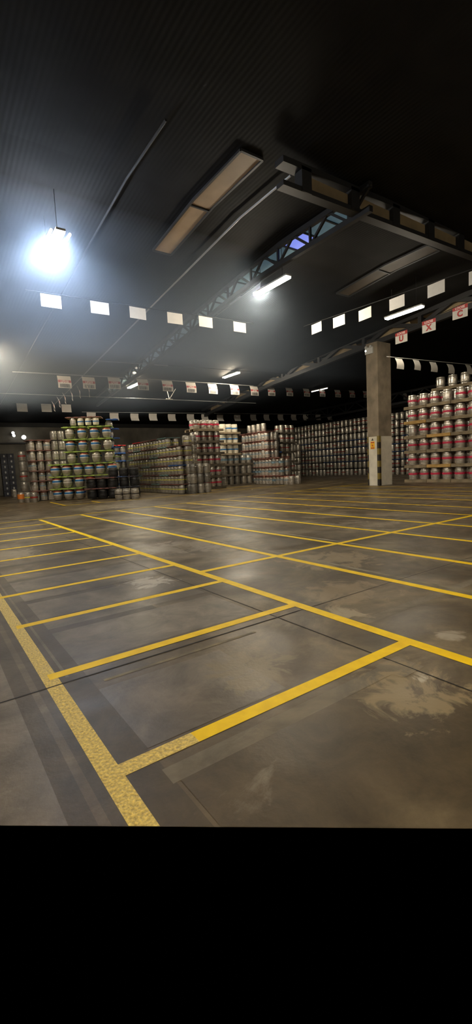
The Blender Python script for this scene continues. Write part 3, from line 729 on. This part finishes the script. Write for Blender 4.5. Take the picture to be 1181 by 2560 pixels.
# --- white kegs
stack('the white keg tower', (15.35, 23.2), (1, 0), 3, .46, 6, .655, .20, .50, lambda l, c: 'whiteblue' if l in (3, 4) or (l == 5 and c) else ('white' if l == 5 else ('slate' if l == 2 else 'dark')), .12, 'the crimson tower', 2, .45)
stack('the white side block', (16.8, 23.2), (1, 0), 2, .46, 3, .655, .20, .50, lambda l, c: 'slate' if l == 2 else 'dull', .12, 'the white tower', 1)
for l in range(6):
    board('wooden_pallet', (15.25, 23.1), (1, 0), 0, l * .655, 1.5 if l > 2 else 2.45, 1.0, .115, 'wood' if l > 2 else 'wood_dark', 'slatted pallet, %s of the white keg tower' % LAYW(l, 6), 'pallets of the white tower')
# --- red-topped kegs
stack('the lower red-topped wall', (17.8, 20.55), (0, 1), 9, .345, 3, .55, .165, .48, lambda l, c: 'redtop' if random.random() < .8 else 'slate', .02, 'the aisle', 2, .4)
stack('the upper red-topped wall', (17.75, 21.8), (0, 1), 8, .345, 3, .55, .165, .48, lambda l, c: 'redtop' if random.random() < .8 else 'plain', 1.70, 'the aisle', 2, .4)
stack('the red-topped wall crown', (17.75, 22.0), (0, 1), 4, .5, 1, .5, .16, .48, lambda l, c: 'plain', 3.37, 'the aisle', 1, first=1, nl=3)
for l in range(1, 7):
    for k in range(2):
        y0 = 20.5 if l <= 3 else 21.75
        board('layer_board', (17.72, y0), (0, 1), k * 1.45, l * .55 - .03 + (.03 if l > 3 else 0), 1.42, .8, .05, 'maroon_board',
              'maroon board, %s half from the aisle, %s tier of the red-topped wall' % (ORD[k], ORD[l - 1]), 'boards of the red-topped wall')
for l in range(6):
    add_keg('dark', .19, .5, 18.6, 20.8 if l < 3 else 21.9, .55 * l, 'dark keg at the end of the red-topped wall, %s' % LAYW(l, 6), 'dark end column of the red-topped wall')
# --- floor kegs and dark pallet tower
for i, (x, y) in enumerate(((721, 1211), (733, 1211), (749, 1209))):
    p = at(x, y, 2, 0)
    add_keg('plain' if i != 0 else 'redtop', .19, .50, p.x + .05, p.y + .16, 0, 'bright keg on the open floor, %s from the red-topped wall' % ORD[i], 'bright floor kegs by the red-topped wall')
stack('the dark pallet tower', (20.9, 24.0), (1, 0), 3, .47, 6, .665, .19, .50, ch('red', 'dull', 'red'), .14, 'the red-topped wall', 2, .45)
for l in range(6):
    board('wooden_pallet', (20.85, 23.9), (1, 0), 0, l * .665, 1.5, 1.0, .13, 'wood_dark', 'dark pallet, %s of the dark pallet tower' % LAYW(l, 6), 'pallets of the dark tower')
stack('the mixed column', (19.7, 23.6), (1, 0), 2, .45, 6, .52, .185, .46, ch('black', 'white', 'black', 'plain'), .02, 'the red-topped wall', 1)
for l, m in ((3, 'green_board'), (4, 'blue_board')):
    board('layer_board', (19.65, 23.55), (1, 0), 0, l * .52 - .04, .9, .6, .05, m, '%s board within the mixed black and white keg column' % ('lime' if l == 3 else 'blue'), 'boards of the mixed column')

# --- far keg wall beyond the pillar: too many to count, one mass
for c in range(30):
    for l in range(8):
        st = 'red' if (random.random() < .5 and c % 7 > 1) else ('dull' if l % 3 else 'plain')
        add_keg(st, .175, .50, 29.6 + random.uniform(-.03, .03), 18.9 + .445 * c, l * .585, '', '', True)
        if l == 7 or c < 2: add_keg('dark', .19, .5, 30.0, 18.9 + .445 * c, l * .585, '', '', True)
for k in range(8):
    for l in (2, 3, 4, 5):
        if (k * 3 + l) % 4 == 0: continue
        board('layer_board', (29.56, 18.8), (0, 1), k * 1.6, l * .585 - .035, 1.5, .9, .03, 'blue_board', 'blue board, %s from the pillar side, %s tier of the far keg wall' % (ORD[k], ORD[l - 1]), 'blue boards of the far keg wall')
stack('the low far row', (27.2, 29.0), (0, 1), 6, .45, 5, .585, .19, .5, ch('plain', 'dull'), 0, 'the pillar', 1)

# --- link the kegs: casks all, then the 300 kegs that show largest; the others form one mass each
casks = [q for q in QUEUE if q['style'].startswith('cask')]
kegs = sorted([q for q in QUEUE if not q['style'].startswith('cask')], key=lambda q: q['d'] / q['h'])
def build_keg(q):
    body, bands = keg_meshes(q['style'], q['r'], q['h'])
    o = tag(link('beer_cask' if q['style'].startswith('cask') else 'beer_keg', body, None, q['p'], random.uniform(0, 6.28)), q['label'], 'cask' if q['style'].startswith('cask') else 'keg', q['group'])
    for n, me in bands: link(n, me, o)
for q in casks + kegs[:300]: build_keg(q)
print('KEGS', len(casks), len(kegs), 'rest', len(REST), 'far', kegs[300]['label'] if len(kegs) > 300 else '')
def mass(items, name, label, cat):
    mats = []; idx = {}
    bb = MB()
    def mi(k):
        if k not in idx: idx[k] = len(mats); mats.append(M[k])
        return idx[k]
    for q in items:
        bm_, bands = STY[q['style']]; p = q['p']; cask = q['style'].startswith('cask')
        bb.mi = mi(bm_); bb.lathe(cask_prof(q['r'], q['h']) if cask else keg_prof(q['r'], q['h']), 10, p)
        for n, m, a, c, s in bands:
            bb.mi = mi(m); bb.lathe(band_prof(q['style'], q['r'], q['h'], a, c, s), 10, p, cap=False)
    tag(bb.build(name, mats), label, cat, kind='stuff')
mass([q for q in REST if not q['style'].startswith('cask')] + kegs[300:], 'distant_kegs', 'mass of steel kegs in the far wall beyond the pillar and behind the front rows', 'kegs')
mass([q for q in REST if q['style'].startswith('cask')], 'rear_casks', 'casks half hidden behind the front row of the lime-board stack', 'casks')
